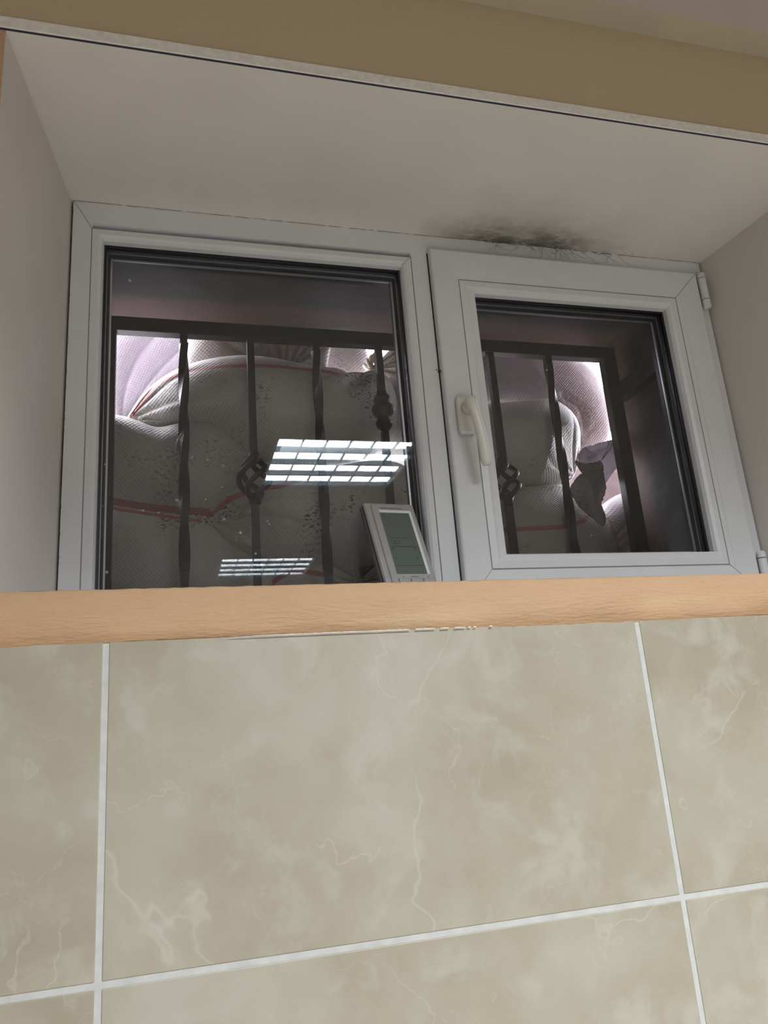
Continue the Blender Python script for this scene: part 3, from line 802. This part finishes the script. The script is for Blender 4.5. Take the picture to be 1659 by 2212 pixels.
S_A = m_sack('sandbag_cloth_thin', (0.60, 0.585, 0.64), 0.42, 0.1, 1.0, 3.0)
S_B = m_sack('sandbag_cloth', (0.63, 0.615, 0.565), 0.10, 1.1, 0.5, 0.0)
S_C = m_sack('sandbag_cloth_clean', (0.60, 0.59, 0.55), 0.10, 0.6, 0.5, 7.0)
S_D = m_sack('sandbag_cloth_spotted', (0.63, 0.62, 0.575), 0.10, 1.5, 0.45, 11.0)
S_E = m_sack('sandbag_cloth_muddy', (0.52, 0.50, 0.44), 0.08, 1.9, 0.5, 17.0)
S_P = m_sack('sandbag_cloth_pinkish', (0.50, 0.46, 0.48), 0.16, 0.5, 0.6, 23.0)
S_G = m_sack('sandbag_cloth_shaded', (0.34, 0.33, 0.31), 0.0, 0.5, 0.5, 41.0)  # grey darkened to stand in for shade behind the widest bag
GB = 'sandbags stacked outside the grille'
Y1, T1 = 0.755, 0.115
sack('sandbag', [(185, 905), (253, 905), (290, 916), (340, 932), (400, 922), (462, 925), (515, 960), (550, 998), (524, 1055), (490, 1090), (450, 1122), (360, 1124), (260, 1110), (190, 1096), (150, 990)], Y1, .105, S_C,
     bands=[[(180, 1088), (253, 1098), (330, 1110), (400, 1116), (450, 1116)]], necks=[], amp=.006, seed=2,
     label='smooth grey sandbag at the left behind the twisted bar, red band along its bottom', cat='sandbag', group=GB)
sack('sandbag', [(272, 915), (290, 878), (320, 842), (370, 808), (430, 788), (500, 779), (570, 782), (640, 796), (700, 804), (745, 812), (775, 838), (800, 822), (830, 815), (852, 850), (858, 910), (840, 960), (780, 995), (700, 1008), (610, 1010), (545, 1000), (500, 965), (450, 936), (380, 932), (310, 930)], Y1 - .005, T1, S_B,
     bands=[[(285, 905), (305, 880), (340, 850), (390, 836), (450, 832), (550, 836), (640, 840), (700, 843), (765, 839)]],
     necks=[(275, 912, .14, .10, 9)], folds=[([(775, 838), (740, 870)], .02, .012)], amp=.005, seed=3,
     label='widest sandbag high in the left pane, red band along its upper edge', cat='sandbag', group=GB)
sack('sandbag', [(440, 1128), (458, 1080), (480, 1040), (515, 1008), (560, 1003), (640, 1014), (720, 1012), (800, 1000), (870, 1010), (905, 1060), (900, 1130), (860, 1190), (790, 1225), (700, 1236), (610, 1228), (530, 1198), (480, 1160)], Y1 - .012, .112, S_D,
     bands=[[(448, 1118), (470, 1104), (495, 1088), (540, 1079), (590, 1082), (640, 1068), (700, 1052), (800, 1040)]],
     necks=[(440, 1128, .20, .12, 11)], folds=[([(445, 1130), (500, 1170), (560, 1205)], -.018, .007), ([(470, 1112), (520, 1112), (560, 1130)], .009, .005), ([(455, 1110), (470, 1060), (500, 1035)], .007, .005)], amp=.005, seed=4,
     label='sandbag with fanned pleats at its gathered left end, behind the lamp reflection', cat='sandbag', group=GB)
sack('sandbag', [(180, 1085), (253, 1090), (330, 1104), (400, 1112), (450, 1118), (490, 1170), (545, 1205), (590, 1235), (600, 1290), (540, 1365), (400, 1385), (260, 1380), (170, 1360), (130, 1230)], Y1 + .02, .112, S_D,
     bands=[[(180, 1115), (253, 1122), (320, 1130), (380, 1139), (430, 1146)]], folds=[([(253, 1112), (330, 1124), (420, 1140)], .006, .004)], amp=.006, seed=6,
     label='bottom left sandbag of the pile, seen down to the sill', cat='sandbag', group=GB)
sack('sandbag', [(540, 1250), (600, 1215), (660, 1205), (730, 1205), (800, 1195), (870, 1175), (950, 1175), (1010, 1260), (1000, 1350), (900, 1385), (700, 1385), (590, 1365)], Y1 + .035, .11, S_D,
     bands=[[(575, 1275), (620, 1252), (680, 1262), (740, 1300)], [(780, 1300), (840, 1262), (900, 1258)]], necks=[(770, 1262, .12, .10, 8)], amp=.008, seed=8,
     label='crumpled sandbag low in the left pane, beside the display controller', cat='sandbag', group=GB)
# behind, left pane
sack('sandbag', [(130, 720), (200, 660), (330, 640), (470, 660), (560, 740), (590, 830), (540, 900), (440, 920), (340, 930), (285, 925), (235, 930), (180, 900), (140, 830)], 1.05, .05, S_A, tilt=-.32,
     necks=[(262, 915, .28, .30, 7)], amp=.004, seed=9, uvrot=.35,
     label='thin sunlit sandbag in the upper left corner of the grille', cat='sandbag', group=GB)
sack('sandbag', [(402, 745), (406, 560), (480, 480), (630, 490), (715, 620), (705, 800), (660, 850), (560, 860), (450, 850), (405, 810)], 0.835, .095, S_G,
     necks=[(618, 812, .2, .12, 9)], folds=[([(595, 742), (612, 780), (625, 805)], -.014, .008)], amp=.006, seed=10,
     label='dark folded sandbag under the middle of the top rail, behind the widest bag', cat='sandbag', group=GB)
sack('sandbag', [(650, 770), (670, 670), (730, 660), (772, 735), (796, 775), (800, 812), (785, 850), (730, 880), (680, 860)], 1.00, .07, S_P, amp=.004, seed=11,
     label='small lilac sandbag in the gap left of the knotted bag', cat='sandbag', group=GB)
kb = sack('sandbag', [(808, 795), (830, 768), (870, 735), (940, 725), (1010, 760), (1020, 830), (960, 880), (880, 885), (825, 850)], 0.90, .075, S_E,
     necks=[(808, 800, .16, .08, 8)], amp=.006, seed=12,
     label='brown speckled sandbag with a knotted neck by the knobbed bar', cat='sandbag', group=GB)
kx, kz = at(795, 800, .90); bm = bmesh.new()
for q in range(4):
    pth = []
    for i in range(22):
        a = 2 * math.pi * i / 21
        pth.append((kx + .006 * q * .6 + .016 * math.cos(a) * (1 - .1 * q), .90 - .03 + .018 * math.sin(a + q), kz + .004 * q - .008 + .012 * math.sin(a) + .006 * math.cos(2 * a + q)))
    tube(bm, pth, .0052, 8)
tube(bm, [(kx - .004, .87, kz), (kx - .008, .868, kz - .02), (kx - .014, .872, kz - .045), (kx - .012, .88, kz - .06)], [.006, .012, .022, .026], 12, flat=[1, .5, .4, .3])
obj('tied_neck', bm, plain('knot_cloth', (0.60, 0.55, 0.46), .6, nscale=60, namp=.2, bs=.4), kb, smooth=True)
# right of the wide bag
sack('sandbag', [(795, 850), (830, 822), (862, 832), (888, 870), (900, 925), (930, 980), (950, 1010), (890, 1015), (820, 1000), (780, 950), (775, 890)], Y1 + .075, .10, S_C,
     folds=[([(850, 850), (882, 900), (870, 930)], .006, .005)], amp=.004, seed=13,
     label='rounded end of a sandbag by the mullion, right of the knobbed bar', cat='sandbag', group=GB)
sack('sandbag', [(880, 770), (930, 690), (1020, 650), (1120, 655), (1205, 715), (1258, 778), (1296, 810), (1318, 860), (1327, 905), (1320, 945), (1285, 972), (1240, 985), (1195, 930), (1110, 898), (1000, 898), (900, 880), (870, 845)], Y1 + .075, .09, S_P, tilt=.08,
     necks=[(1235, 990, .08, .05, 6)], folds=[([(1190, 880), (1235, 905), (1250, 960)], .008, .008)], amp=.004, seed=14,
     label='topmost sandbag in the right pane, its round right edge in daylight', cat='sandbag', group=GB)
sack('sandbag', [(905, 905), (960, 882), (1040, 880), (1110, 874), (1175, 868), (1215, 885), (1240, 912), (1250, 950), (1248, 1000), (1232, 1040), (1190, 1050), (1110, 1056), (1010, 1062), (930, 1050), (890, 980)], Y1 - .01, .108, S_B,
     necks=[(1240, 1030, .14, .07, 6)], amp=.005, seed=15,
     label='plain sandbag behind the sash handle, second down in the right pane', cat='sandbag', group=GB)
sack('sandbag', [(900, 1110), (950, 1078), (1030, 1062), (1110, 1056), (1180, 1050), (1240, 1062), (1285, 1100), (1320, 1150), (1335, 1210), (1320, 1280), (1240, 1350), (1100, 1365), (980, 1350), (905, 1280), (880, 1180)], Y1 - .015, .112, S_E,
     bands=[[(960, 1170), (1040, 1172), (1100, 1170), (1160, 1166), (1210, 1152), (1240, 1132), (1262, 1105)]], amp=.005, seed=16,
     label='sandbag low in the right pane, red band curving across its middle', cat='sandbag', group=GB)
sack('sandbag', [(1288, 1110), (1318, 1078), (1350, 1068), (1400, 1090), (1420, 1150), (1410, 1220), (1370, 1280), (1310, 1300), (1270, 1260), (1275, 1180)], Y1 + .005, .10, S_P,
     necks=[(1290, 1210, .12, .10, 7)], amp=.007, seed=17,
     label='shiny creased sandbag beside the lower right rail of the grille', cat='sandbag', group=GB)
sack('sandbag', [(1180, 1000), (1230, 975), (1290, 965), (1345, 985), (1372, 1040), (1375, 1150), (1370, 1330), (1290, 1400), (1210, 1330), (1190, 1120)], 1.02, .07, S_P, amp=.004, seed=18,
     label='pink lit sandbag in the gap behind the torn empty bag', cat='sandbag', group=GB)

def sheet(name, px, Y, m, amp=.02, seed=1, parent=None, folds=(), slope=(0, 0), **k):
    out = catmull([at(a, b, Y) for a, b in px], 150); c = out.mean(0); R = 34
    rs = np.random.RandomState(seed); out = out + rs.normal(size=out.shape) * .0007
    s = np.arange(1, R + 1) / R
    X = (c[0] + (out[None, :, 0] - c[0]) * s[:, None]).ravel(); Z = (c[1] + (out[None, :, 1] - c[1]) * s[:, None]).ravel()
    X = np.r_[X, c[0]]; Z = np.r_[Z, c[1]]
    yy = fnoise(X, X * 0, Z, 26, seed, 3) * amp; yy = np.abs(yy) * 1.2 + yy * .4 + slope[0] * (X - c[0]) + slope[1] * (Z - c[1])
    for f in folds: yy = yy - f[1] * np.exp(-(polydist(X, Z, [at(a, b, Y) for a, b in f[0]]) / f[2]) ** 2)
    co = np.c_[X, Y + yy, Z]; n_ = 150; i = np.arange(n_); j = (i + 1) % n_; F_ = []
    for r in range(R - 1): F_.append(np.c_[r * n_ + i, (r + 1) * n_ + i, (r + 1) * n_ + j, r * n_ + j])
    F_ = np.vstack(F_).tolist() + [[len(X) - 1, int(a), int(b)] for a, b in zip(i, j)]
    me = bpy.data.meshes.new(name); org = np.array([c[0], Y, out[:, 1].min()])
    me.from_pydata((co - org).tolist(), [], F_); me.update(); me.materials.append(m)
    me.polygons.foreach_set('use_smooth', [True] * len(me.polygons))
    uvl = me.uv_layers.new(name='cloth'); li = np.zeros(len(me.loops), int); me.loops.foreach_get('vertex_index', li)
    uvl.data.foreach_set('uv', np.c_[X[li], Z[li]].ravel())
    a_ = me.attributes.new('band', 'FLOAT', 'POINT'); a_.data.foreach_set('value', np.full(len(X), 1.0, np.float32))
    o = bpy.data.objects.new(name, me); COL.objects.link(o); o.location = org.tolist()
    md = o.modifiers.new('thick', 'SOLIDIFY'); md.thickness = .0012
    place(o, parent)
    return tag(o, **{q: v for q, v in k.items() if q in ('label', 'cat')})
S_T = m_sack('torn_plastic_cloth', (0.60, 0.56, 0.60), 0.45, 0.35, 0.25, 31.0)
S_T2 = m_sack('torn_plastic_cloth_shaded', (0.47, 0.44, 0.40), 0.30, 0.7, 0.25, 37.0)  # shade of the fold put into a darker cloth colour, plus mud marks
tp = sheet('torn_bag', [(1250, 990), (1262, 966), (1290, 958), (1320, 950), (1345, 942), (1343, 970), (1338, 1000), (1325, 1022), (1306, 1045), (1290, 1062), (1272, 1050), (1258, 1020)], .655, S_T, .014, 21,
           folds=[([(1265, 990), (1300, 975), (1342, 962)], .008, .006)], label='torn empty white bag hanging over the lower right sandbags', cat='bag')
sheet('torn_lower_flap', [(1246, 992), (1262, 1000), (1285, 998), (1300, 998), (1306, 1030), (1310, 1062), (1304, 1090), (1310, 1118), (1304, 1136), (1278, 1118), (1256, 1098), (1238, 1072), (1236, 1048), (1252, 1026), (1262, 1018), (1250, 1006)], .642, S_T2, .016, 22, tp,
      folds=[([(1262, 1030), (1280, 1070), (1300, 1120)], .010, .006)], label='shaded muddy grey lower flap')

# loose plastic thread on the first twisted bar, lint on the mullion
a = at(392, 933, YB - .015); b = at(381, 955, YB - .018); c = at(377, 982, YB - .018)
bm = bmesh.new(); tube(bm, [(a[0] + .004, YB - .010, a[1]), (a[0], YB - .014, a[1] - .002), (b[0], YB - .018, b[1]), (c[0], YB - .018, c[1])], .0008, 6)
tag(obj('plastic_thread', bm, THREAD, smooth=True, origin=(c[0], YB - .018, c[1])), 'loose white plastic thread caught on the leftmost twisted bar', 'thread')
x0, z0 = at(950, 803, D - .004)
bm = bmesh.new()
for k in range(5):
    pth = [(x0 + .004, D - .004, z0)]
    for i in range(5): pth.append((pth[-1][0] - random.uniform(.0008, .003), D - .004 - random.uniform(0, .004), pth[-1][2] + random.uniform(-.0015, .002)))
    tube(bm, pth, .0003 if k else .0008, 5)
tag(obj('lint_tuft', bm, LINT, origin=(x0 + .004, D - .004, z0)), 'tiny dark lint tuft in the gap beside the window mullion', 'lint')

bm = bmesh.new(); r6 = random.Random(9)
for k in range(46):
    x = .60 + r6.betavariate(1.6, 2.4) * .36; y = D - r6.uniform(.001, .012); z = ZT - r6.uniform(.001, .004); pth = [(x, y, z)]
    dx, dz = r6.uniform(-.006, .006), r6.uniform(-.0045, .0005)
    for i in range(6):
        q = pth[-1]; pth.append((q[0] + dx + r6.uniform(-.003, .003), min(D - .0012, q[1] + r6.uniform(-.003, .003)), min(ZT - .0006, max(.722, q[2] + dz + r6.uniform(-.0015, .0015)))))
    tube(bm, pth, r6.uniform(.00012, .00032), 4, cap=False)
tag(obj('cobweb', bm, LINT, origin=(.75, D, ZT)), 'dusty dark cobweb strands on the mouldy joint over the sash', 'cobweb', kind='stuff')

# ------------------------------------------------------------------ louvred ceiling luminaires (seen mirrored in the pane)
EM, nt, b, out = mat('fluorescent_tube'); b.inputs['Base Color'].default_value = (1, 1, 1, 1)
b.inputs['Emission Color'].default_value = (*LAMP_COL, 1); b.inputs['Emission Strength'].default_value = TUBE
def luminaire(x, y, rz, label):
    lum = empty('ceiling_luminaire', (x, y, ZC), label=label, cat='ceiling light', group='louvred fluorescent ceiling lights')
    z0 = 1.0; hw = .298
    bm = bmesh.new()
    box(bm, x - hw, x + hw, y - hw, y + hw, ZC - .004, ZC - .0005)
    for a in ((x - hw, x - hw + .012, y - hw, y + hw), (x + hw - .012, x + hw, y - hw, y + hw), (x - hw + .012, x + hw - .012, y - hw, y - hw + .012), (x - hw + .012, x + hw - .012, y + hw - .012, y + hw)):
        box(bm, a[0], a[1], a[2], a[3], z0 - .002, ZC - .004)
    obj('housing', bm, HOUSING, lum)
    ty = [y + (k - 1.5) * .138 for k in range(4)]
    for q in ty:
        bm = bmesh.new(); pth = [(x - .280, q, z0 + .0255), (x + .280, q, z0 + .0255)]; tube(bm, pth, .013, 14)
        obj('tube', bm, EM, lum, smooth=True)
    bm = bmesh.new()
    for k in range(5):                      # long blades between the tubes
        q = y + (k - 2) * .138
        for s in (-1, 1):
            for (a0, b0), (a1, b1) in (((.0015, z0), (.0060, z0 + .022)), ((.0060, z0 + .022), (.022, z0 + .050))):
                vs = [bm.verts.new(p) for p in ((x - .284, q + s * a0, b0), (x + .284, q + s * a0, b0), (x + .284, q + s * a1, b1), (x - .284, q + s * a1, b1))]; bm.faces.new(vs)
    obj('long_louvre', bm, LOUVRE, lum)
    bm = bmesh.new()
    bm.free()
    for k in range(1, 6):
        q = x - .284 + k * .568 / 6; bm = bmesh.new()
        for yy in ty: box(bm, q - .0012, q + .0012, yy - .066, yy + .066, z0 + .0005, z0 + .0125)
        obj('cross_louvre', bm, LOUVRE, lum)
    ld = bpy.data.lights.new('lamp_light', 'AREA'); ld.shape = 'SQUARE'; ld.size = .54; ld.energy = LAMP_POWER; ld.color = LAMP_COL
    ld.spread = math.radians(LAMP_SPREAD)
    lo = bpy.data.objects.new('lamp_light', ld); COL.objects.link(lo); lo.location = (x, y, z0 - .006); place(lo, lum)
    return lum
luminaire(.745, -1.535, 0, 'nearer four-tube louvred ceiling light, mirrored bright in the middle of the left pane')
luminaire(.655, -3.50, 0, 'farther four-tube louvred ceiling light, mirrored dimly low in the left pane')
